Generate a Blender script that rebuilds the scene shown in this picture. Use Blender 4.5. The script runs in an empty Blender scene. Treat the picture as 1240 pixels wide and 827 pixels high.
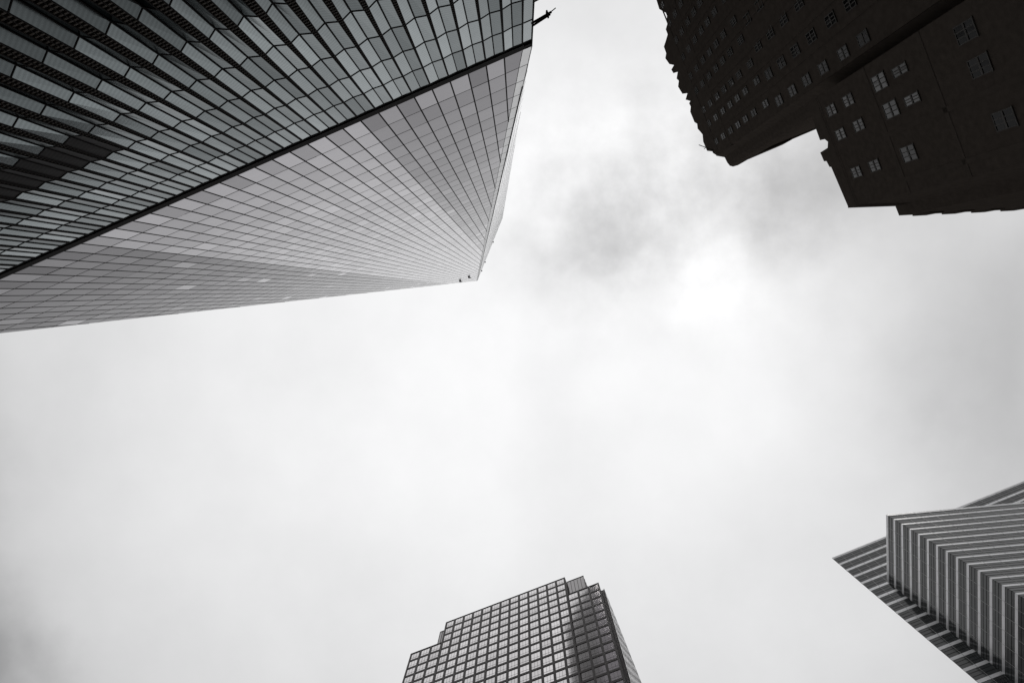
import bpy, math, random
from mathutils import Matrix, Vector
random.seed(7)
C = bpy.context.scene.collection
sc = bpy.context.scene

# ------------------------------------------------------------------ camera
# world: X = to the right of the picture, Y = towards its lower edge, Z = up; the lens is the origin, the pavement 1.6 m below
AX, AY, FPX = .0726, .0111, 827.0
ca, sa, cb, sb = math.cos(AX), math.sin(AX), math.cos(AY), math.sin(AY)
Rcv = Matrix(((1, 0, 0), (0, ca, -sa), (0, sa, ca))) @ Matrix(((cb, 0, sb), (0, 1, 0), (-sb, 0, cb)))
cam = bpy.data.cameras.new('camera'); co = bpy.data.objects.new('camera', cam); C.objects.link(co)
co.matrix_world = (Rcv.transposed() @ Matrix(((1, 0, 0), (0, -1, 0), (0, 0, -1)))).to_4x4()
cam.sensor_width = 36; cam.lens = 36 * FPX / 1240; cam.clip_end = 6000; cam.clip_start = .05
sc.camera = co
GZ = -1.6

def project(p):
    q = Rcv @ Vector(p)
    if q.z <= 0: return None
    return (620 + FPX * q.x / q.z, 413.5 + FPX * q.y / q.z)

# ------------------------------------------------------------------ light
sc.view_settings.view_transform = 'Standard'; sc.view_settings.look = 'None'
sc.view_settings.exposure = 0; sc.view_settings.gamma = 1
w = bpy.data.worlds.new('World'); sc.world = w; w.use_nodes = True
nt = w.node_tree; nt.nodes.clear()
SUN_EL, SUN_ROT = math.radians(66.1), math.radians(108.4)   # behind the cloud's bright spot

def nd(t, typ, **kw):
    n = t.nodes.new(typ)
    for k, v in kw.items():
        if k.startswith('i_'): n.inputs[k[2:].replace('_', ' ')].default_value = v
        else: setattr(n, k, v)
    return n
def mth(t, op, a, b=None, clamp=False):
    n = t.nodes.new('ShaderNodeMath'); n.operation = op; n.use_clamp = clamp
    for i, v in enumerate((a, b)):
        if v is None: continue
        if isinstance(v, (int, float)): n.inputs[i].default_value = v
        else: t.links.new(v, n.inputs[i])
    return n.outputs[0]

tc = nd(nt, 'ShaderNodeTexCoord')
sep = nd(nt, 'ShaderNodeSeparateXYZ'); nt.links.new(tc.outputs['Generated'], sep.inputs[0])
zc = mth(nt, 'MAXIMUM', sep.outputs[2], .08)
gx = mth(nt, 'DIVIDE', sep.outputs[0], zc); gy = mth(nt, 'DIVIDE', sep.outputs[1], zc)   # a flat cloud deck overhead
comb = nd(nt, 'ShaderNodeCombineXYZ'); nt.links.new(gx, comb.inputs[0]); nt.links.new(gy, comb.inputs[1])
def noise(scale, detail, rough, off):
    mp = nd(nt, 'ShaderNodeMapping'); mp.inputs['Location'].default_value = off
    nt.links.new(comb.outputs[0], mp.inputs[0])
    n = nd(nt, 'ShaderNodeTexNoise', noise_dimensions='2D'); n.inputs['Scale'].default_value = scale
    n.inputs['Detail'].default_value = detail; n.inputs['Roughness'].default_value = rough
    nt.links.new(mp.outputs[0], n.inputs['Vector']); return n
wn = noise(5.5, 5, .55, (3.1, 1.7, 0))
wsep = nd(nt, 'ShaderNodeSeparateColor'); nt.links.new(wn.outputs['Color'], wsep.inputs[0])
WX = mth(nt, 'ADD', gx, mth(nt, 'MULTIPLY', mth(nt, 'SUBTRACT', wsep.outputs[0], .5), .14))
WY = mth(nt, 'ADD', gy, mth(nt, 'MULTIPLY', mth(nt, 'SUBTRACT', wsep.outputs[1], .5), .14))
# thick (dark) and thin (bright) places in the cloud deck: x, y, half width, half height, amount
CLOUDS = [
    (.128, -.068, .085, .052, -.30), (.19, -.10, .05, .05, -.10), (.37, -.14, .14, .07, -.22), (.47, -.17, .16, .08, -.18),
    (.05, -.07, .06, .05, -.06), (.275, -.045, .045, .06, .08), (.31, .03, .08, .045, .06), (.245, -.01, .022, .05, .07), (.29, -.10, .03, .03, .06), (.33, .12, .16, .12, .07), (.09, -.22, .07, .06, .05),
    (.04, .15, .07, .30, -.035), (.60, .05, .16, .2, -.13), (.72, .15, .12, .25, -.20), (-.30, .20, .22, .2, .02),
    (-.90, .62, .16, .22, -.60), (-.92, .25, .12, .4, -.2), (-.62, .1, .2, .06, -.03), (.10, -.42, .1, .1, -.07), (-.28, .12, .07, .12, -.03), (-.1, .33, .3, .12, .03)]
tot = mth(nt, 'ADD', mth(nt, 'MULTIPLY', mth(nt, 'SUBTRACT', noise(3.2, 7, .6, (0, 0, 0)).outputs[0], .5), .19), .945)
for (x0, y0, rx, ry, amp) in CLOUDS:
    dx = mth(nt, 'DIVIDE', mth(nt, 'SUBTRACT', WX, x0), rx); dy = mth(nt, 'DIVIDE', mth(nt, 'SUBTRACT', WY, y0), ry)
    d2 = mth(nt, 'ADD', mth(nt, 'MULTIPLY', dx, dx), mth(nt, 'MULTIPLY', dy, dy))
    g = mth(nt, 'EXPONENT', mth(nt, 'MULTIPLY', d2, -1))
    tot = mth(nt, 'ADD', tot, mth(nt, 'MULTIPLY', g, amp))
# torn, finer structure round the thin place
fx = mth(nt, 'DIVIDE', mth(nt, 'SUBTRACT', gx, .2), .26); fy = mth(nt, 'DIVIDE', mth(nt, 'SUBTRACT', gy, -.14), .17)
fm = mth(nt, 'EXPONENT', mth(nt, 'MULTIPLY', mth(nt, 'ADD', mth(nt, 'MULTIPLY', fx, fx), mth(nt, 'MULTIPLY', fy, fy)), -1))
fn = mth(nt, 'SUBTRACT', noise(11, 8, .58, (1.3, .4, 0)).outputs[0], .5)
tot = mth(nt, 'ADD', tot, mth(nt, 'MULTIPLY', mth(nt, 'MULTIPLY', fn, fm), .55))
# an overcast sky is brightest overhead and dims towards the horizon
dim = mth(nt, 'ADD', .30, mth(nt, 'MULTIPLY', mth(nt, 'POWER', mth(nt, 'MAXIMUM', sep.outputs[2], 0), 2.0), .73))
val = mth(nt, 'MULTIPLY', mth(nt, 'MAXIMUM', tot, .2), dim)
ccol = nd(nt, 'ShaderNodeCombineColor')
nt.links.new(val, ccol.inputs[0]); nt.links.new(mth(nt, 'MULTIPLY', val, 1.0), ccol.inputs[1]); nt.links.new(mth(nt, 'MULTIPLY', val, 1.006), ccol.inputs[2])
bgc = nd(nt, 'ShaderNodeBackground'); nt.links.new(ccol.outputs[0], bgc.inputs[0]); bgc.inputs[1].default_value = 1.0
sky = nd(nt, 'ShaderNodeTexSky', sky_type='NISHITA', sun_disc=False, sun_elevation=SUN_EL, sun_rotation=SUN_ROT)
bgs = nd(nt, 'ShaderNodeBackground'); nt.links.new(sky.outputs[0], bgs.inputs[0]); bgs.inputs[1].default_value = .05
mx = nd(nt, 'ShaderNodeMixShader'); mx.inputs[0].default_value = .97
nt.links.new(bgs.outputs[0], mx.inputs[1]); nt.links.new(bgc.outputs[0], mx.inputs[2])
wo = nd(nt, 'ShaderNodeOutputWorld'); nt.links.new(mx.outputs[0], wo.inputs[0])
sl = bpy.data.lights.new('sun', 'SUN'); sl.energy = .5; sl.angle = math.radians(12); sl.color = (1, .97, .93)
so = bpy.data.objects.new('sun', sl); C.objects.link(so)
sd = Vector((.42, -.14, 1)).normalized()
so.rotation_euler = (-sd).to_track_quat('-Z', 'Y').to_euler()

# ------------------------------------------------------------------ materials
def mat(name, col, rough=.5, metal=0, spec=.5, ior=1.5, tint=False, noise_amt=0, noise_scale=1, wave=None, bump=0, wavy=0, rvar=0, level=0, edge=.95):
    m = bpy.data.materials.new(name); m.use_nodes = True; t = m.node_tree
    b = t.nodes['Principled BSDF']; b.inputs['Roughness'].default_value = rough; b.inputs['Metallic'].default_value = metal
    b.inputs['Specular IOR Level'].default_value = spec; b.inputs['IOR'].default_value = ior
    col4 = (*col, 1); b.inputs['Base Color'].default_value = col4
    fac = None
    tcn = nd(t, 'ShaderNodeTexCoord')
    if tint:
        a = nd(t, 'ShaderNodeAttribute', attribute_name='tint'); fac = a.outputs['Fac']
        if metal == 1:   # pane coatings, and dark reflections painted into the same tint, hold at every angle
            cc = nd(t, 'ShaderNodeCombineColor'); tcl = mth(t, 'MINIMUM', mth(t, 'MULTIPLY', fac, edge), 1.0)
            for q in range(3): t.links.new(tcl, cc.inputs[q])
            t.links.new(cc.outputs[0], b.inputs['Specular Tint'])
        elif level:
            t.links.new(mth(t, 'MULTIPLY', fac, level), b.inputs['Specular IOR Level'])
    if noise_amt:
        n = nd(t, 'ShaderNodeTexNoise'); n.inputs['Scale'].default_value = noise_scale; n.inputs['Detail'].default_value = 6
        t.links.new(tcn.outputs['Object'], n.inputs['Vector'])
        v = mth(t, 'ADD', 1 - noise_amt, mth(t, 'MULTIPLY', n.outputs[0], 2 * noise_amt))
        fac = v if fac is None else mth(t, 'MULTIPLY', fac, v)
        if rvar:
            t.links.new(mth(t, 'ADD', rough - rvar, mth(t, 'MULTIPLY', n.outputs[0], 2 * rvar), True), b.inputs['Roughness'])
        if bump:
            bp = nd(t, 'ShaderNodeBump'); bp.inputs['Strength'].default_value = bump; bp.inputs['Distance'].default_value = .02
            t.links.new(n.outputs[0], bp.inputs['Height']); t.links.new(bp.outputs[0], b.inputs['Normal'])
    if wavy:   # old or tempered glass is never quite flat
        n = nd(t, 'ShaderNodeTexNoise'); n.inputs['Scale'].default_value = wavy[0]; n.inputs['Detail'].default_value = 2
        t.links.new(tcn.outputs['Object'], n.inputs['Vector'])
        bp = nd(t, 'ShaderNodeBump'); bp.inputs['Strength'].default_value = 1; bp.inputs['Distance'].default_value = wavy[1]
        t.links.new(n.outputs[0], bp.inputs['Height']); t.links.new(bp.outputs[0], b.inputs['Normal'])
    if wave:   # fine horizontal frit lines: pitch, amount
        s = nd(t, 'ShaderNodeSeparateXYZ'); t.links.new(tcn.outputs['Object'], s.inputs[0])
        sn = mth(t, 'SINE', mth(t, 'MULTIPLY', s.outputs[2], 2 * math.pi / wave[0]))
        v = mth(t, 'ADD', 1, mth(t, 'MULTIPLY', sn, wave[1]))
        fac = v if fac is None else mth(t, 'MULTIPLY', fac, v)
    if fac is not None:
        vm = nd(t, 'ShaderNodeVectorMath', operation='SCALE'); vm.inputs[0].default_value = col
        t.links.new(fac, vm.inputs['Scale']); t.links.new(vm.outputs[0], b.inputs['Base Color'])
    return m

M = dict(
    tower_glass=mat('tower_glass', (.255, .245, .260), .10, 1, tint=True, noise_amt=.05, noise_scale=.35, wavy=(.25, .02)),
    pale_glass=mat('pale_glass', (.74, .74, .75), .08, 1, tint=True),
    rear_glass=mat('rear_glass', (.09, .088, .09), .1, 1, tint=True, edge=.6, noise_amt=.2, noise_scale=.3),
    podium_glass=mat('podium_glass', (.205, .23, .235), .2, 1, tint=True, noise_amt=.08, noise_scale=1.2, wave=(.30, .09)),
    mullion=mat('mullion', (.017, .015, .015), .8, 0, spec=.04),
    steel=mat('steel', (.58, .58, .58), .4, 1, noise_amt=.08, noise_scale=.6),
    slat=mat('slat', (.06, .050, .042), .7, 0, noise_amt=.3, noise_scale=2, spec=.1),
    void=mat('void', (.008, .008, .008), .9, spec=.1),
    dark_louvre=mat('dark_louvre', (.014, .012, .012), .7, spec=.2, wave=(.3, .3)),
    brick=mat('brick', (.076, .064, .055), .95, spec=0, noise_amt=.35, noise_scale=1.5, bump=.6),
    stone=mat('stone', (.078, .066, .057), .9, spec=0, noise_amt=.3, noise_scale=.8, bump=.4),
    old_glass=mat('old_glass', (.05, .05, .05), .1, 0, tint=True, level=1.0, wavy=(1.2, .01)),
    old_frame=mat('old_frame', (.05, .045, .04), .6, spec=.2),
    dark_frame=mat('dark_frame', (.052, .045, .044), .45, .2, spec=.3, noise_amt=.15, noise_scale=.5),
    office_glass=mat('office_glass', (.71, .69, .692), .08, 1, tint=True, wavy=(.5, .006)),
    spandrel=mat('spandrel', (.60, .60, .61), .32, .75, tint=True, noise_amt=.06, noise_scale=.5),
    band_glass=mat('band_glass', (.018, .023, .025), .08, 0, spec=.5, ior=1.55, tint=True, wavy=(.4, .006)),
    light_metal=mat('light_metal', (.35, .35, .35), .4, .6),
    asphalt=mat('asphalt', (.05, .05, .05), .9, noise_amt=.3, noise_scale=3, bump=.5),
    concrete=mat('concrete', (.28, .27, .26), .85, noise_amt=.15, noise_scale=1.5),
    paint=mat('paint', (.7, .7, .68), .7, noise_amt=.1, noise_scale=4),
    roof=mat('roof', (.1, .1, .1), .9),
)

# ------------------------------------------------------------------ mesh helpers
class MB:
    def __init__(s): s.v = []; s.f = []; s.t = []
    def poly(s, pts, tint=1.0):
        i = len(s.v); s.v += [tuple(p) for p in pts]; s.f.append(tuple(range(i, i + len(pts)))); s.t.append(tint)
    def box(s, x0, x1, y0, y1, z0, z1, tint=1.0):
        i = len(s.v)
        s.v += [(x0, y0, z0), (x1, y0, z0), (x1, y1, z0), (x0, y1, z0), (x0, y0, z1), (x1, y0, z1), (x1, y1, z1), (x0, y1, z1)]
        for q in ((3, 2, 1, 0), (4, 5, 6, 7), (0, 1, 5, 4), (1, 2, 6, 5), (2, 3, 7, 6), (3, 0, 4, 7)):
            s.f.append(tuple(i + k for k in q)); s.t.append(tint)
    def bar(s, p, q, wd, n, dp, tint=1.0):
        """a straight bar from p to q, wd wide, standing dp proud along the normal n"""
        p, q, n = Vector(p), Vector(q), Vector(n).normalized()
        a = (q - p).normalized(); e = a.cross(n).normalized() * wd / 2
        i = len(s.v)
        for o in (p, q):
            for (k, h) in ((-1, -.02), (1, -.02), (1, dp), (-1, dp)): s.v.append(tuple(o + e * k + n * h))
        for f in ((0, 1, 2, 3), (7, 6, 5, 4), (0, 4, 5, 1), (1, 5, 6, 2), (2, 6, 7, 3), (3, 7, 4, 0)):
            s.f.append(tuple(i + k for k in f)); s.t.append(tint)
    def prism(s, pts, z0, z1, tint=1.0, cap=True):
        n = len(pts)
        top = z1 if isinstance(z1, (list, tuple)) else [z1] * n
        for k in range(n):
            a, b = pts[k], pts[(k + 1) % n]
            s.poly([(a[0], a[1], z0), (b[0], b[1], z0), (b[0], b[1], top[(k + 1) % n]), (a[0], a[1], top[k])], tint)
        if cap:
            s.poly([(p[0], p[1], z0) for p in reversed(pts)], tint); s.poly([(p[0], p[1], t_) for p, t_ in zip(pts, top)], tint)
    def tube(s, p, q, r0, r1=None, n=10):
        r1 = r0 if r1 is None else r1
        p, q = Vector(p), Vector(q); a = (q - p).normalized()
        u = a.orthogonal().normalized(); v = a.cross(u); i = len(s.v)
        for o, r in ((p, r0), (q, r1)):
            for k in range(n):
                g = 2 * math.pi * k / n; s.v.append(tuple(o + (u * math.cos(g) + v * math.sin(g)) * r))
        for k in range(n):
            m = (k + 1) % n; s.f.append((i + k, i + m, i + n + m, i + n + k)); s.t.append(1.0)
        s.f.append(tuple(i + k for k in reversed(range(n)))); s.t.append(1.0)
        s.f.append(tuple(i + n + k for k in range(n))); s.t.append(1.0)
    def build(s, name, material, parent=None, off=None):
        me = bpy.data.meshes.new(name)
        v = s.v if off is None else [(a - off[0], b - off[1], c - off[2]) for a, b, c in s.v]
        me.from_pydata(v, [], s.f); me.materials.append(M[material])
        at = me.attributes.new('tint', 'FLOAT', 'FACE'); at.data.foreach_set('value', s.t)
        me.update()
        o = bpy.data.objects.new(name, me); C.objects.link(o)
        if off is not None: o.location = off
        if parent is not None: o.parent = parent
        return o

def thing(name, loc, rz, label, cat):
    o = bpy.data.objects.new(name, None); C.objects.link(o); o.location = loc; o.rotation_euler = (0, 0, rz)
    o['label'] = label; o['category'] = cat; o.empty_display_size = 5
    bpy.context.view_layer.update()
    return o
def clip(poly, a, b, c):
    """keep the side a*x + b*y <= c of a 2D polygon"""
    out = []
    for i in range(len(poly)):
        p, q = poly[i], poly[(i + 1) % len(poly)]
        dp, dq = a * p[0] + b * p[1] - c, a * q[0] + b * q[1] - c
        if dp <= 0: out.append(p)
        if dp * dq < 0:
            k = dp / (dp - dq); out.append((p[0] + (q[0] - p[0]) * k, p[1] + (q[1] - p[1]) * k))
    return out
def area2(p):
    return abs(sum(p[i][0] * p[(i + 1) % len(p)][1] - p[(i + 1) % len(p)][0] * p[i][1] for i in range(len(p)))) / 2
def seen(root, pts):
    """size in the picture of a piece whose outline is pts (root space)"""
    mw = root.matrix_world; q = [project(mw @ Vector(p)) for p in pts]
    if any(a is None for a in q): return 0
    for (a, b, c) in ((-1, 0, 0), (1, 0, 1240), (0, -1, 0), (0, 1, 827)):
        q = clip(q, a, b, c)
        if len(q) < 3: return 0
    return area2(q)
def split_parts(root, name, material, pieces, nmax=100, builder=None, minpx=25):
    """pieces: list of (outline, tint). The largest in view become parts of their own, the rest one part"""
    pieces = sorted(pieces, key=lambda p: -seen(root, p[0]))
    rest = MB(); nrest = 0
    for i, (pts, tint) in enumerate(pieces):
        c = [sum(p[k] for p in pts) / len(pts) for k in range(3)]
        if i < nmax and seen(root, pts) > minpx:
            m = MB(); m.poly(pts, tint); o = m.build(name, material, root, off=c)
            if builder: builder(o, pts, c)
        else:
            rest.poly(pts, tint); nrest += 1
    if nrest:
        o = rest.build(name, material, root)
        o['kind'] = 'stuff'
    return

# ================================================================== ground
g = MB(); g.poly([(-3000, -3000, GZ - .15), (3000, -3000, GZ - .15), (3000, 3000, GZ - .15), (-3000, 3000, GZ - .15)])
o = g.build('ground', 'asphalt'); o['kind'] = 'structure'
TH = .400
def TN(u, n): return (u * math.cos(TH) + n * math.sin(TH), -u * math.sin(TH) + n * math.cos(TH))
g = MB()
a = [TN(-75, -17), TN(14, -17), TN(14, 9), TN(-75, 9)]
g.prism([(p[0], p[1]) for p in a], GZ - .15, GZ)
o = g.build('pavement', 'concrete'); o['kind'] = 'structure'
g = MB()
for k in range(12):
    p = [TN(-70 + k * 9, 20), TN(-66 + k * 9, 20), TN(-66 + k * 9, 20.15), TN(-70 + k * 9, 20.15)]
    g.poly([(q[0], q[1], GZ - .146) for q in p])
o = g.build('road_marking', 'paint'); o['kind'] = 'structure'

# ================================================================== the faceted glass skyscraper
D = 17.1; XC = 8.25; ZT = 442.0
bx, by = TN(XC - 30.5, -D - 30.5)
wt = thing('glass_skyscraper', (bx, by, 0), -TH,
           'tallest glass skyscraper, with folded glass fins below and smooth tapering triangular facets above', 'skyscraper')
H = 30.5; FY = 30.5; MOD = 1.524; X0 = 29.7; ZB = 54.4; FL = 3.85
LEFT = -30.5
# dark core and back faces
m = MB(); m.box(-29.6, 29.6, -30.2, 29.6, GZ, 54.9); m.build('podium_core', 'void', wt)

def interp(tab, z):
    for (z0, a), (z1, b) in zip(tab, tab[1:]):
        if z >= z1 or (z1, b) == tab[-1]:
            k = min(max((z - z1) / (z0 - z1), 0), 1); return b + (a - b) * k
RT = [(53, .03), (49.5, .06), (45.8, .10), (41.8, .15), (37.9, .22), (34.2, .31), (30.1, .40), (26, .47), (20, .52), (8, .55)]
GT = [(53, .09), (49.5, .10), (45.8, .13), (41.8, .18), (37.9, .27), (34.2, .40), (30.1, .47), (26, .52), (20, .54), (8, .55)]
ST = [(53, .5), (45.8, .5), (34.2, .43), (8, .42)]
joints = [53.0] + [53.0 - 3.82 * (k + 1) for k in range(11)]
joints[-1] = 10.0
fins = []; jb = MB(); sp = MB(); rl = MB(); sv = MB(); dk = MB(); pr = MB()
nm = int((X0 - LEFT) / MOD)
for k in range(nm):
    xr = X0 - k * MOD; xl = xr - MOD
    for j in range(len(joints) - 1):
        zt, zb = joints[j], joints[j + 1]
        def sect(z):
            gg = interp(GT, z); r = interp(RT, z); s = interp(ST, z)
            a = xl + gg / 2; b = xr - gg / 2
            return (a, FY), (a + (b - a) * s, FY - r), (b, FY)
        A, S, B = sect(zt), sect(zb), None
        (ta, ts, tb), (ba, bs, bb) = A, S
        dark = (j == 3 and xr < 3.9) or (j == 4 and False)
        base = random.choice([.82, .9, .95, 1, 1, 1.05, 1.12]) * (1, 1, 1, 1, .95, .75, .46, .34, .3, .3, .3)[j]  # lower rows get ever darker tint, painting in the dimmer reflections there
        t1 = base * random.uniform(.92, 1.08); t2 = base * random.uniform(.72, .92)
        P1 = [(ba[0], ba[1], zb), (bs[0], bs[1], zb), (ts[0], ts[1], zt), (ta[0], ta[1], zt)]
        P2 = [(bs[0], bs[1], zb), (bb[0], bb[1], zb), (tb[0], tb[1], zt), (ts[0], ts[1], zt)]
        if dark:
            dk.poly(P1); dk.poly(P2)
        else:
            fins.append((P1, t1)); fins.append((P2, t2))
        jb.bar((ta[0], FY, zt), (ts[0], ts[1], zt), .075, (0, 1, 0), .03); jb.bar((ts[0], ts[1], zt), (tb[0], FY, zt), .075, (0, 1, 0), .03)
        sp.bar((bs[0], bs[1], zb), (ts[0], ts[1], zt), .055, (0, 1, 0), .05)
        for (pt, pb) in ((ta, ba), (tb, bb)):
            rl.bar((pb[0], FY, zb), (pt[0], FY, zt), .035, (0, 1, 0), .06)
        # dark glazing behind the open joint
    # slats spanning the open joint on the left of module k's right edge
for k in range(nm + 1):
    xr = X0 - k * MOD
    z = 52.6
    while z > 12:
        gg = interp(GT, z)
        if gg > .115:
            sv.box(xr - gg / 2, xr + gg / 2, FY - .13, FY + .012, z - .055, z + .055)
        z -= .30
    pr.bar((xr, FY, 44), (xr, FY, 52.9), .06, (0, 1, 0), .05)
    pr.bar((xr, FY, 12), (xr, FY, 44), .035, (0, 1, 0), .03)
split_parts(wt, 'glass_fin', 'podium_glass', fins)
gb = MB()
for k in range(nm + 1):
    xr = X0 - k * MOD
    for j in range(len(joints) - 1):
        if j == 3 and xr < 5: continue
        gb.poly([(xr - .3, FY - .3, joints[j + 1]), (xr + .3, FY - .3, joints[j + 1]), (xr + .3, FY - .3, joints[j]), (xr - .3, FY - .3, joints[j])], .5)
gb.build('inner_glass', 'podium_glass', wt)
jb.build('joint_bar', 'mullion', wt); sp.build('fin_spine', 'mullion', wt); rl.build('fin_rail', 'mullion', wt)
sv.build('louvre_slat', 'slat', wt); pr.build('post', 'mullion', wt); dk.build('dark_louvre', 'dark_louvre', wt)
m = MB()
for j in range(len(joints) - 1):
    m.poly([(X0 + .06, FY - .005, joints[j + 1] + .04), (30.5, FY - .005, joints[j + 1] + .04), (30.5, FY - .005, joints[j] - .04), (X0 + .06, FY - .005, joints[j] - .04)], random.uniform(.9, 1.05))
    m.poly([(30.5, FY - .005, joints[j + 1]), (30.5, -30.5, joints[j + 1]), (30.5, -30.5, joints[j]), (30.5, FY - .005, joints[j])], .8)
    m.poly([(-30.5, FY, joints[j + 1]), (-30.5, -30.5, joints[j + 1]), (-30.5, -30.5, joints[j]), (-30.5, FY, joints[j])], .8)
m.build('corner_glass', 'podium_glass', wt)
m = MB()
for z in joints[:-1]: m.bar((X0 + .06, FY, z), (30.5, FY, z), .07, (0, 1, 0), .03)
m.bar((30.47, FY, 10), (30.47, FY, 54.4), .09, (0, 1, 0), .05)
m.build('corner_frame', 'mullion', wt)
m = MB(); m.box(-30.5, X0 + .1, FY - 1.0, FY + .07, 53.3, ZB - .15); m.box(X0 + .1, 30.52, FY - 1.0, FY + .03, 53.7, ZB - .25)
m.build('belt_course', 'mullion', wt)
m = MB(); m.box(-30.5, 30.45, -30.5, FY - .08, GZ, 10.0); m.build('base_wall', 'concrete', wt)

# triangular facets
def facet(verts, e1, nrm, ox, col, tintf, mull=.12, row=.10, flat=1.0, glass='tower_glass', part='glass_panel', nmax=100, step=MOD, rstep=FL, back=True):
    O = Vector((0, 0, 0)) + Vector(verts[0]); e1 = Vector(e1).normalized(); nrm = Vector(nrm).normalized()
    e2 = nrm.cross(e1).normalized()
    if e2.z < 0: e2 = -e2
    P2 = [((Vector(v) - O).dot(e1), (Vector(v) - O).dot(e2)) for v in verts]
    to3 = lambda a, b: O + e1 * a + e2 * b
    xs = [p[0] for p in P2]; ys = [p[1] for p in P2]
    # orient
    A = sum(P2[i][0] * P2[(i + 1) % len(P2)][1] - P2[(i + 1) % len(P2)][0] * P2[i][1] for i in range(len(P2)))
    if A < 0: P2 = P2[::-1]
    def rect(x0, x1, y0, y1):
        q = [(x0, y0), (x1, y0), (x1, y1), (x0, y1)]
        for i in range(len(P2)):
            p, r = P2[i], P2[(i + 1) % len(P2)]
            a, b = (r[1] - p[1]), -(r[0] - p[0]); c = a * p[0] + b * p[1]
            q = clip(q, a, b, c)
            if len(q) < 3: return None
        return q
    pieces = []
    k0 = math.floor((min(xs) - ox) / step); k1 = math.ceil((max(xs) - ox) / step); nr = math.ceil((max(ys) - min(ys)) / rstep)
    y00 = min(ys)
    for k in range(k0, k1):
        for j in range(nr):
            q = rect(ox + k * step, ox + (k + 1) * step, y00 + j * rstep, y00 + (j + 1) * rstep)
            if q is None or area2(q) < .02: continue
            cx = ox + (k + .5) * step; cy = y00 + (j + .5) * rstep
            # each pane sits a hair out of true
            tx, ty = random.gauss(0, .0012 * flat), random.gauss(0, .0012 * flat)
            pieces.append(([tuple(to3(*p) + nrm * ((p[0] - cx) * tx + (p[1] - cy) * ty)) for p in q], tintf(k, j, cx, cy)))
    split_parts(wt, part, glass, pieces, nmax)
    mm = MB(); rr = MB()
    def line(hor, c):
        q = None
        lo, hi = -1e9, 1e9
        for i in range(len(P2)):
            p, r = P2[i], P2[(i + 1) % len(P2)]
            a, b = (r[1] - p[1]), -(r[0] - p[0]); cc = a * p[0] + b * p[1]
            if hor: f, rest = a, cc - b * c
            else: f, rest = b, cc - a * c
            if abs(f) < 1e-9:
                if rest < 0: return None
            elif f > 0: hi = min(hi, rest / f)
            else: lo = max(lo, rest / f)
        return (lo, hi) if hi - lo > .3 else None
    for k in range(k0, k1 + 1):
        s = line(False, ox + k * step)
        if s:
            mm = MB(); mm.bar(to3(ox + k * step, s[0]), to3(ox + k * step, s[1]), mull, nrm, .012); mm.build('vertical_mullion', 'mullion', wt)
    for j in range(1, nr + 1):
        s = line(True, y00 + j * rstep)
        if s:
            rr = MB(); rr.bar(to3(s[0], y00 + j * rstep), to3(s[1], y00 + j * rstep), row, nrm, .005); rr.build('floor_joint', 'mullion', wt)
    if back:
        bk = MB(); bk.poly([tuple(to3(*p) - nrm * .12) for p in P2]); bk.build('facet_backing', 'void', wt)

TW = .78   # width of the steel arris trim
apex = (0, FY, ZT)
random.seed(11)
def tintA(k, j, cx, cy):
    # storeys carry a chequer of darker louvred panes; right wedge and left zone have dim reflections painted in as darker tint
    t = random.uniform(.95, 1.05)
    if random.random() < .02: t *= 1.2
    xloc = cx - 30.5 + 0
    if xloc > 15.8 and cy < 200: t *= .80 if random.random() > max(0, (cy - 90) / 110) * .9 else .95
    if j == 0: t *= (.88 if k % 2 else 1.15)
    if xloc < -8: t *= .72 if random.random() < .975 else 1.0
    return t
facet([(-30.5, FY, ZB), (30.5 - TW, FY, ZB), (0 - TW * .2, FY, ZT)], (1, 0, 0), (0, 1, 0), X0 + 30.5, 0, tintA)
# steel arris trim, folded slightly forward, from the corner to the roof
m = MB(); jn = MB()
for j in range(100):
    za = ZB + j * FL; zb_ = za + FL
    if zb_ > ZT: zb_ = ZT
    if za >= ZT: break
    f = lambda z: 30.5 * (1 - (z - ZB) / (ZT - ZB))
    m.poly([(f(za) - TW + .02, FY + .004, za), (f(za), FY + .012, za), (f(zb_), FY + .012, zb_), (f(zb_) - TW + .02, FY + .004, zb_)], 1)
    jn.bar((f(za) - TW + .02, FY + .01, za), (f(za), FY + .018, za), .05, (0, 1, 0), .006)
m.build('arris_trim', 'steel', wt); jn.build('trim_joint', 'mullion', wt)
m = MB()
f = lambda z: 30.5 * (1 - (z - ZB) / (ZT - ZB))
m.bar((f(ZB), FY + .0, ZB), (f(ZT), FY + .0, ZT), .05, (1, 1, 0), .04)
m.bar((f(64), FY + .0, 64), (f(ZT - 20), FY + .0, ZT - 20), .20, (1, 1, 0), .05)
m.bar((f(ZB) - TW, FY, ZB), (f(ZT) - TW, FY, ZT), .04, (0, 1, 0), .012)
m.build('arris_seam', 'mullion', wt)
Cn = (30.5, FY, ZB); An = (0, FY, ZT); Bn = (30.5, 0, ZT)
nv = (Vector(An) - Vector(Cn)).cross(Vector(Bn) - Vector(Cn)).normalized()
if nv.x < 0: nv = -nv
facet([Cn, Bn, An], (1, -1, 0), nv, 0, 0, lambda k, j, x, y: random.uniform(.97, 1.03), mull=.02, row=.03, flat=0, glass='pale_glass', part='facet_panel', nmax=20)
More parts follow.
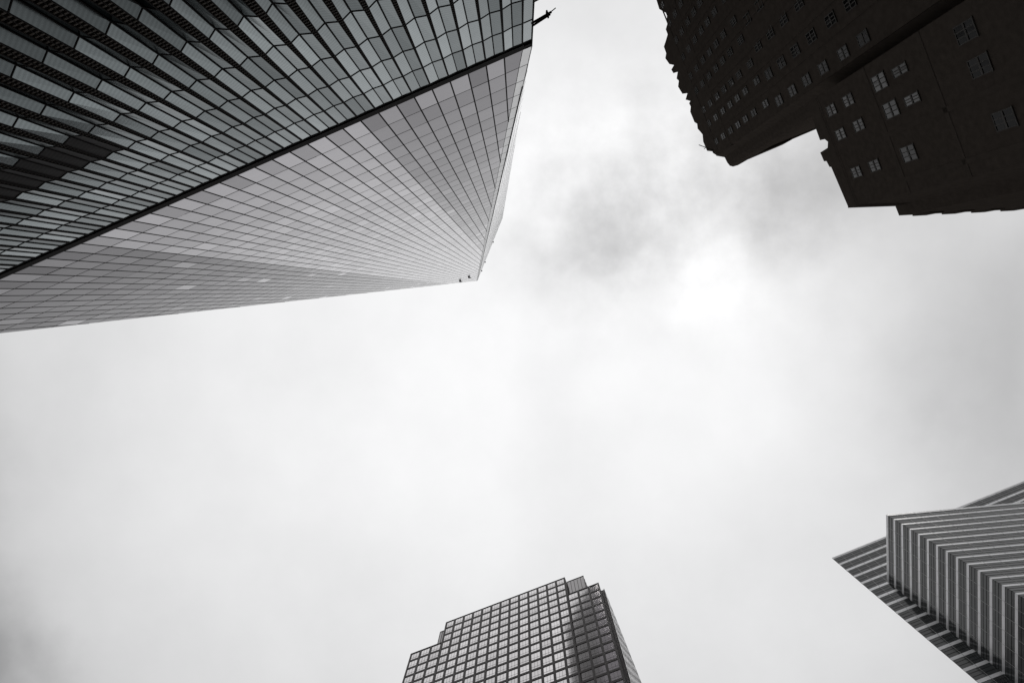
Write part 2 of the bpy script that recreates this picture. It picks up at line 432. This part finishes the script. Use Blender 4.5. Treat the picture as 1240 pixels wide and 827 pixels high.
# remaining facets, out of sight from the pavement
m = MB()
top = [(0, FY, ZT), (30.5, 0, ZT), (0, -30.5, ZT), (-30.5, 0, ZT)]
bc = [(30.5, FY, ZB), (30.5, -30.5, ZB), (-30.5, -30.5, ZB), (-30.5, FY, ZB)]
m.poly([bc[0], bc[1], top[1]], 1); m.poly([bc[1], top[1], top[2]]); m.poly([bc[1], bc[2], top[2]]); m.poly([bc[2], top[2], top[3]])
m.poly([bc[2], bc[3], top[3]]); m.poly([bc[3], top[3], top[0]]); m.poly(top, .3)
m.build('rear_facet', 'rear_glass', wt)
# davits near the roof
for (x, z, s) in ((22.25 - 21.0, 352, 1), (22.25 - 26.0, 352, 1)):
    m = MB(); m.box(x - .5, x + .5, FY, FY + .7, z, z + .4); m.bar((x, FY + .3, z - 1), (x + .8, FY + .7, z + .2), .4, (0, 1, 0), .25)
    m.build('davit', 'mullion', wt)
for q in (.16, .3, .62):
    x = 30.5 * q; y = FY * (1 - q)
    m = MB(); m.box(x - .2, x + .45, y - .2, y + .45, ZT - 1.2, ZT + .9); m.build('davit', 'mullion', wt)
# bracket poles on the corner of the finned part
m = MB(); m.tube((30.4, FY - .15, 50.3), (32.1, FY - .4, 50.5), .085); m.tube((30.4, FY + .1, 50.1), (31.9, FY - .18, 50.2), .075)
m.tube((32.0, FY - .4, 50.5), (32.5, FY - .55, 50.55), .035); m.box(31.7, 31.8, FY - .5, FY - .1, 50.05, 50.6)
m.build('bracket_pole', 'mullion', wt)
m = MB(); m.tube((30.4, FY - .03, 46.4), (30.95, FY - .1, 46.5), .06); m.build('bracket_stub', 'mullion', wt)

# ================================================================== stepped grid office tower, bottom centre
FA = math.radians(-21.63); FN = 86.7
def FU(u, n): return (u * math.cos(FA) - n * math.sin(FA), u * math.sin(FA) + n * math.cos(FA))
px_, py_ = FU(-39, FN)
ft = thing('grid_office_tower', (px_, py_, 0), FA,
           'stepped office tower with a dark square grid framing rows of pale windows', 'office tower')
ux = lambda u: u + 39
Z1, Z2 = 205.0, 192.8; RH = 4.067
random.seed(5)
cols = [ux(-68.66)] + [ux(-68.66) + 3.253 * k for k in (1, 2)] + [ux(-58.9) + 3.046 * k for k in range(14)] + [ux(-19.3) + 3.22 * k for k in (1, 2)] + [ux(-9.64)]
wall = MB()
wall.box(ux(-68.66) + .02, ux(-9.64) - .02, .14, 2.4, GZ, Z2 - .05)
wall.box(ux(-68.66) + .02, ux(-8.8) - .14, 2.4, 60, GZ, Z2 - .05)
wall.box(ux(-58.9) + .02, ux(-19.3) - .02, .14, 30, Z2 - .05, Z1 - .05)
wall.build('wall', 'dark_frame', ft)
pier = MB(); span = MB(); glz = []
for i, x in enumerate(cols):
    top = Z1 if 3 <= i <= 16 else Z2
    wd = .62 if i not in (0, len(cols) - 1) else .5
    x0, x1 = x - wd / 2, x + wd / 2
    if i == 0: x0, x1 = x, x + .45
    if i == len(cols) - 1: x0, x1 = x - .45, x
    if i == 3: x0, x1 = x, x + .5
    if i == 16: x0, x1 = x - .5, x
    pier.box(x0, x1, -.04, .16, GZ, top)
nrow = 27
for r in range(nrow):
    z1 = Z1 - .28 - r * RH
    i0, i1 = (3, 16) if r < 3 else (0, len(cols) - 1)
    zt = z1; zb = z1 - RH + .82
    span.box(cols[i0], cols[i1], 0, .15, zb - .82, zb)
    for i in range(i0, i1):
        a, b = cols[i] + .3, cols[i + 1] - .3
        glz.append(([(a, .1, zb), (b, .1, zb), (b, .1, zt), (a, .1, zt)], random.choice([.9, .96, 1, 1, 1.04, 1.08]) * random.uniform(.97, 1.03)))
span.box(cols[3], cols[16], -.05, .15, Z1 - .28, Z1)
span.box(cols[0], cols[3], -.052, .15, Z2 - .2, Z2 + .25); span.box(cols[16], cols[-1], -.052, .15, Z2 - .2, Z2 + .25)
pier.build('pier', 'dark_frame', ft); span.build('spandrel', 'dark_frame', ft)
def win_builder(o, pts, c):
    a, b = pts[0][0] - c[0], pts[1][0] - c[0]; z0, z1 = pts[0][2] - c[2], pts[2][2] - c[2]
    m = MB(); y = -.013
    for q in (.33, .66):
        x = a + (b - a) * q; m.box(x - .025, x + .025, y - .012, y + .012, z0, z1)
    zz = z0 + (z1 - z0) * .3; m.box(a, b, y - .011, y + .011, zz - .02, zz + .02)
    m.build('glazing_bar', 'dark_frame', o)
split_parts(ft, 'window', 'office_glass', glz, 100, win_builder)
glz2 = sorted(glz, key=lambda p: -seen(ft, p[0]))[100:]
m = MB()
for pts, t in glz2:
    a, b = pts[0][0], pts[1][0]; z0, z1 = pts[0][2], pts[2][2]
    for q in (.33, .66):
        x = a + (b - a) * q; m.box(x - .025, x + .025, .075, .099, z0, z1)
    zz = z0 + (z1 - z0) * .3; m.box(a, b, .076, .098, zz - .02, zz + .02)
m.build('glazing_bar', 'dark_frame', ft)
# right-hand side face
X8 = ux(-8.8); sg = []; sb_ = MB()
for j in range(20):
    y0 = 2.4 + j * 2.9
    sb_.box(X8 - .16, X8 + .03, y0 - .2, y0 + .2, GZ, Z2)
    for r in range(24):
        z1 = Z2 - .3 - r * RH
        if j < 19:
            sg.append(([(X8 - .008, y0 + .2, z1 - RH + 1.0), (X8 - .008, y0 + 2.7, z1 - RH + 1.0), (X8 - .008, y0 + 2.7, z1), (X8 - .008, y0 + .2, z1)], random.uniform(.75, .95)))
for r in range(24):
    z1 = Z2 - .3 - r * RH
    sb_.box(X8 - .15, X8, 2.2, 59, z1 - RH + .0, z1 - RH + 1.0)
    sg.append(([(ux(-9.64) + .004, .35, z1 - RH + .9), (ux(-9.64) + .004, 2.25, z1 - RH + .9), (ux(-9.64) + .004, 2.25, z1), (ux(-9.64) + .004, .35, z1)], .9))
sb_.box(X8 - .155, X8 + .01, 2.2, 59, Z2 - .3, Z2 + .1)
sb_.build('side_frame', 'dark_frame', ft)
split_parts(ft, 'side_window', 'office_glass', sg, 60, minpx=6)
# set-back penthouses
for (u0, u1, n0, n1, z1) in ((-19.2, -13.87, 1.8, 5.2, 205.3), (-61.4, -58.95, 1.8, 9, 204.0)):
    m = MB(); m.box(ux(u0), ux(u1), n0, n1, Z2, z1, .55); p = m.build('penthouse', 'office_glass', ft, )
    m = MB(); n = 5 if u1 - u0 > 3 else 3
    for k in range(n + 1):
        x = ux(u0) + (u1 - u0) * k / n; m.box(x - .06, x + .06, n0 - .08, n0 + .05, Z2, z1 + .02)
    for k in range(4):
        y = n0 + (n1 - n0) * k / 3; m.box(ux(u1) - .05, ux(u1) + .07, y - .06, y + .06, Z2, z1 + .02)
    m.box(ux(u0), ux(u1), n0 - .1, n0 + .05, z1 - .2, z1 + .1)
    m.build('penthouse_fin', 'dark_frame', p)
m = MB(); m.tube((ux(-67), 1.2, Z2), (ux(-67), 1.2, Z2 + 2.6), .08); m.tube((ux(-67.5), 1.2, Z2 + 2.3), (ux(-66), 1.2, Z2 + 2.3), .12); m.tube((ux(-66.2), 1.2, Z2), (ux(-66.2), 1.2, Z2 + 1.6), .2)
m.build('roof_antenna', 'mullion', ft)

# ================================================================== banded glass tower, bottom right
mu0, mn, MZ = 47.72, 94.6, 173.0
mx_, my_ = TN(mu0, mn)
st = thing('banded_glass_tower', (mx_, my_, 0), -TH,
           'dark glass tower wrapped in thin white horizontal bands, with a projecting square bay', 'office tower')
inv = Matrix.Rotation(TH, 2)
def loc(wx, wy): v = inv @ Vector((wx - mx_, wy - my_)); return (v.x, v.y)
V_ = loc(84.16, 50.98); I_ = (loc(85.18, 67.16)[0], 0.0); I_ = (I_[0], 0.0)
R_ = loc(84.16 + 49 * .9953, 50.98 - 49 * .0966)
def banded(p, q, ztop, zfirst, pitch, sh, nrows, mspace, tint_s=1.0, light_lines=True, jd=0, parapet=True):
    """one facade from p to q (plan, root space); outward side is to the right of p->q"""
    p, q = Vector((*p, 0)), Vector((*q, 0)); a = (q - p).normalized(); n = Vector((a.y, -a.x, 0)); L = (q - p).length
    at = lambda s, z, d=0: tuple(p + a * s + n * d + Vector((0, 0, z)))
    zb_all = zfirst - pitch * nrows
    def strip(z0, z1, t):
        m = MB(); k = max(1, round(L / mspace)); w_ = L / k
        for i in range(k):
            s0, s1 = i * w_ + (.045 if i else 0), (i + 1) * w_ - (.045 if i < k - 1 else 0)
            tt = t * random.uniform(.93, 1.05)
            m.poly([at(s0, z0, .03), at(s1, z0, .03), at(s1, z1, .03), at(s0, z1, .03)], tt)
            m.poly([at(s0, z0, .03), at(s0, z0, -.05), at(s1, z0, -.05), at(s1, z0, .03)], tt)
            m.poly([at(s0, z1, .03), at(s1, z1, .03), at(s1, z1, -.05), at(s0, z1, -.05)], tt)
            m.poly([at(s1, z0, .03), at(s1, z0, -.05), at(s1, z1, -.05), at(s1, z1, .03)], tt)
        m.build('white_band', 'spandrel', st)
    zprev = ztop - .75
    strip(ztop - .42, ztop, tint_s); strip(ztop - .86, ztop - .50, tint_s)
    zprev = ztop - .9
    for r in range(nrows):
        zc_ = zfirst - pitch * r
        if zc_ < 8: break
        m = MB(); k = max(1, round(L / mspace)); w_ = L / k
        for i in range(k):
            tx, tz = random.gauss(0, .003), random.gauss(0, .003); tt = random.uniform(.75, 1.3)
            s0, s1, z0, z1 = i * w_, (i + 1) * w_, zc_, zprev
            for (za, zb2) in ((z0, z0 + (z1 - z0) * .36), (z0 + (z1 - z0) * .36, z1)):
                m.poly([at(s0, za, -.02 - tx - tz), at(s1, za, -.02 + tx - tz), at(s1, zb2, -.02 + tx + tz), at(s0, zb2, -.02 - tx + tz)], tt)
        m.build('window_band', 'band_glass', st)
        strip(zc_ - sh, zc_, tint_s); zprev = zc_ - sh
    zlow = zprev
    if light_lines:
        m = MB(); k = max(1, round(L / mspace)); w_ = L / k
        for i in range(1, k):
            m.bar(at(i * w_, zlow, 0), at(i * w_, ztop, 0), .06, n, .015)
        m.build('mullion', 'light_metal', st)
        m = MB(); z_ = zfirst
        for r in range(nrows):
            zm = zfirst - pitch * r + (pitch - sh) * .36
            if zm < 10: break
            m.bar(at(0, zm, 0), at(L, zm, 0), .06, n, .012)
            zm2 = zfirst - pitch * r + (pitch - sh) * .72
            m.bar(at(0, zm2, 0), at(L, zm2, 0), .05, n, .011)
        m.build('transom', 'mullion', st)
    m = MB(); m.poly([at(0, GZ, -.1), at(L, GZ, -.1), at(L, ztop - .05, -.1), at(0, ztop - .05, -.1)]); m.build('facade_backing', 'void', st)
random.seed(21)
banded((0, 0), (82, 0), MZ, MZ - 3.85, 3.72, .88, 26, 2.35)
banded(V_[:2], (I_[0], 0), 154.41, 151.3, 3.15, .72, 26, 2.45) if False else None
banded((I_[0], -.05), V_[:2], 154.41, 151.3, 3.15, .74, 26, 2.45)
banded(V_[:2], R_[:2], 154.41, 151.3, 3.15, .62, 26, 3.0)
# bodies behind the facades
ang = Vector((math.cos(math.radians(24)), math.sin(math.radians(24))))
m = MB(); m.prism([(.15, .15), (82, .15), (82, 40), (82 * .9, 40)], GZ, MZ - .1); m.build('main_block', 'void', st)
def shrink(p, q, d): return p
m = MB()
vi = (V_[0] + .25, V_[1] + .3)
m.prism([(I_[0] + .2, -.1), vi, (R_[0], -.02)], GZ, 154.3); m.build('bay_block', 'void', st)

# ================================================================== dark brick tower, upper right
bt = thing('brick_tower', (*TN(43.0, 0), 0), -TH,
           'nearly black stepped brick tower with small paned windows and a ragged carved crown', 'tower')
u_ = lambda u: u - 43.0
random.seed(3)
# carved outline of the crown: distance along the west wall, height
prof = [(-60, 129.5), (-47, 129.5), (-46.9, 127.6), (-43.6, 127.6), (-43.5, 130.2), (-40.2, 129.4),
        (-38.9, 128.04), (-37.28, 128.45), (-35.99, 126.75), (-35.16, 125.43), (-34.7, 126.59), (-34.04, 127.0), (-33.7, 129.2), (-32.74, 129.27),
        (-32.36, 131.55), (-32.06, 133.77), (-30.8, 133.91), (-30.35, 135.49), (-28.83, 134.52), (-27.85, 132.3), (-27.75, 134.67), (-26.9, 134.29),
        (-26.3, 131.72), (-25.62, 133.71), (-24.95, 133.01), (-24.31, 134.65), (-22.58, 133.84), (-21.85, 131.09), (-21.27, 133.37), (-20.32, 131.14),
        (-20.2, 132.3), (-19.49, 132.09), (-18.83, 133.47), (-16.7, 133.38), (-16.1, 132.33), (-15.3, 133.09), (-14.6, 132.39), (-13.78, 131.7),
        (-12.61, 132.86), (-10.73, 132.71), (-10.03, 130.11), (-9.72, 130.1), (-8.9, 128.6)]
# main shaft
m = MB()
turret = [(.6, -9.0), (1.94, -8.13), (2.03, -7.05), (2.25, -6.31), (2.75, -5.92), (3.74, -5.8), (4.63, -6.08), (5.42, -6.44)]
plan = [(0.3, -60), (0.3, -9.0)] + turret + [(36, -6.4), (36, -60)]
m.prism(plan, GZ, 124.0); m.build('shaft', 'brick', bt)
m = MB()
plan2 = turret + [(36, -6.4), (36, -14), (2.5, -14)]
tops = [130] * 8 + [130.1, 130.1, 129]
m.prism(plan2, 124, tops)
m.box(6.05, 12.9, -6.7, -6.06, 126, 130.4); m.box(13.2, 36, -6.7, -6.3, 127, 130.5)
m.build('side_parapet', 'stone', bt)
# crown: a thick parapet with the carved outline
m = MB()
zc0 = 120
for (a, za), (b, zb2) in zip(prof, prof[1:]):
    x0 = .262
    i = [(x0, a, zc0), (x0, b, zc0), (x0, b, zb2), (x0, a, za)]; bk = [(1.4, a, zc0), (1.4, b, zc0), (1.4, b, zb2), (1.4, a, za)]
    m.poly(i); m.poly(bk[::-1]); m.poly([i[3], i[2], bk[2], bk[3]]); m.poly([i[0], bk[0], bk[1], i[1]]); m.poly([i[1], bk[1], bk[2], i[2]]); m.poly([i[0], i[3], bk[3], bk[0]])
m.build('crown_parapet', 'stone', bt)
m = MB(); m.tube((.4, -9.9, 129.2), (-1.3, -12.2, 131.0), .07); m.tube((.3, -11.4, 131.5), (.3, -11.4, 134.0), .05); m.build('flagpole', 'mullion', bt)
# piers on the west face, between the window columns
wcols = [-44, -40.5, -37, -33.6, -30.4, -27.2, -23.6, -20.8, -17.2, -14.6, -11.1]
m = MB()
for a, b in zip(wcols, wcols[1:]):
    c = (a + b) / 2; m.box(.22, .32, c - .35, c + .35, GZ, 127 - random.random() * 3)
m.build('brick_pier', 'brick', bt)
m = MB()
m.box(.22, .33, -60, -9.65, 126.8, 127.2)
m.build('string_course', 'stone', bt)
# front wing
WU = -1.2   # u = 41.8
m = MB()
wplan = [(WU, -7.5), (WU, 6.35), (4.4, 8.5), (4.4, 9.75), (19, 15.1), (45, 24.5), (45, -7)]
m.prism(wplan, GZ, 85.2); m.build('front_wing', 'brick', bt)
m = MB()
def para(pts, th=.9):
    """parapet wall along plan+height points"""
    for (a, b) in zip(pts, pts[1:]):
        (x0, y0, z0), (x1, y1, z1) = a, b
        d = Vector((x1 - x0, y1 - y0)).normalized() if (x1 - x0) ** 2 + (y1 - y0) ** 2 > 1e-6 else Vector((0, 1)); nn = Vector((-d.y, d.x)) * th
        # inward offset
        q = [(x0, y0), (x1, y1), (x1 - nn.x * -1, y1 - nn.y * -1), (x0 - nn.x * -1, y0 - nn.y * -1)]
        zt = [z0, z1, z1, z0]
        m.prism(q, 83, zt)
wp = [(-7.4, 86.9), (-2.75, 87.1), (-2.6, 85.9), (-2.15, 85.4), (-1.5, 86.0), (-1.35, 88.2), (-.15, 88.1), (-.05, 87.5), (.75, 87.3), (.85, 86.9), (6.35, 86.5)]
for (a, za), (b, zb2) in zip(wp, wp[1:]):
    m.prism([(WU - .02, a), (WU - .02, b), (WU + .9, b), (WU + .9, a)][::1], 84, [za, zb2, zb2, za])
para([(4.4, 8.5, 86.7), (WU, 6.35, 86.7)]); para([(4.42, 9.75, 86.9), (4.4, 8.5, 86.9)]); 
e0, e1_ = Vector((4.4, 9.75)), Vector((45, 24.5)); L = (e1_ - e0).length; dd = (e1_ - e0) / L
para([(e1_.x, e1_.y, 86.7), (e0.x, e0.y, 86.7)])
k = 1.8
while k < L - 1:
    a = e0 + dd * k; b = e0 + dd * (k + 1.7); nn = Vector((-dd.y, dd.x))
    m.prism([tuple(a), tuple(b), tuple(b + nn * .12), tuple(a + nn * .12)], 83.5, 87.1)
    m.prism([tuple(a - nn * .3), tuple(b - nn * .3), tuple(b + nn * .0), tuple(a + nn * .0)], 86.6, 87.15); k += 3.64
m.build('wing_parapet', 'stone', bt)
m = MB(); m.box(WU - .03, WU, -7.5, 6.45, 73.0, 73.6)
m.box(WU - .03, WU, -7.5, 6.45, 63.2, 63.8); m.box(WU - .04, WU, -7.5, 6.4, 84.4, 85.0)
for n in (-.1, 4.9): m.box(WU - .03, WU, n - .25, n + .25, 40, 73)
m.build('cornice', 'stone', bt)
# windows: a dark frame of two sashes, three lights each
def old_window(x, n, z, wd, ht, tint):
    o_ = (x, n, z)
    fr = MB(); t = .07
    y0, y1 = -wd / 2, wd / 2; z0, z1 = -ht / 2, ht / 2
    fr.box(-.05, .03, y0 - .08, y0, z0, z1); fr.box(-.05, .03, y1, y1 + .08, z0, z1); fr.box(-.05, .03, y0 - .08, y1 + .08, z1, z1 + .08); fr.box(-.09, .03, y0 - .14, y1 + .14, z0 - .12, z0)
    fr.box(-.06, .03, y0, y1, -.10, .10)
    for q in (1 / 3, 2 / 3):
        y = y0 + wd * q; fr.box(-.045, .03, y - .05, y + .05, z0, -.10); fr.box(-.045, .03, y - .05, y + .05, .10, z1)
    f_ = fr.build('window', 'old_frame', bt, None); f_.location = o_
    g_ = MB()
    for (za, zb2) in ((z0, -.10), (.10, z1)):
        for q in range(3):
            ya, yb = y0 + wd * q / 3, y0 + wd * (q + 1) / 3; d = random.gauss(0, .002); e = random.gauss(0, .002)
            g_.poly([(-.01 + d, ya, za), (-.01 - d, yb, za), (-.01 - d + e, yb, zb2), (-.01 + d + e, ya, zb2)], tint * random.uniform(.8, 1.15))
    g_.build('glass', 'old_glass', f_)
trow = [126.2, 122, 117.8, 113.9, 110.2, 106.4, 101.4, 97.0, 92.4, 87.9, 83.2, 78.2, 73.8, 69.5]
dim_ = {-11.1: .28, -14.6: .22, -17.2: .5, -20.8: .55, -23.6: .75, -27.2: .8, -30.4: .35, -33.6: .6, -37: .5, -40.5: .3}
cnt = 0
for n in wcols:
    if n == -44: continue
    for i, z in enumerate(trow):
        if n > -12 and z < 90: continue
        if z < 100:  # lower rows have fewer, wider windows
            continue
        t = dim_[n] * random.uniform(.3, 1.15) * (1 if z < 125 else .4)
        if random.random() < .1: t *= .3
        old_window(.27, n, z, .82, 1.9, t * .62); cnt += 1
for n, t in ((-22.2, .5), (-18.3, .55), (-14.2, .2), (-10.3, .5)):
    for z in trow[7:13]:
        if n < -15 and z < 80: continue
        old_window(.27, n, z, 1.15, 2.0, t * .28 * random.uniform(.5, 1.2)); cnt += 1
for (n, rows) in ((-5.3, {82: .9, 77.9: .95, 71.3: 1.5, 67.6: .9, 57.9: .3}), (-2.3, {82: 1, 77.7: .85, 71.1: 1.2, 67.4: 1.4, 57.7: .3}), (2.5, {81.7: .7, 77.6: .8, 70.9: .8, 57.2: .3})):
    for z, t in rows.items():
        big = z < 75
        old_window(WU - .0, n, z, .8 if 66 < z < 69 else 1.45 if big else 1.08, 2.3 if big else 2.0, t * .30); cnt += 1
print('windows', cnt)
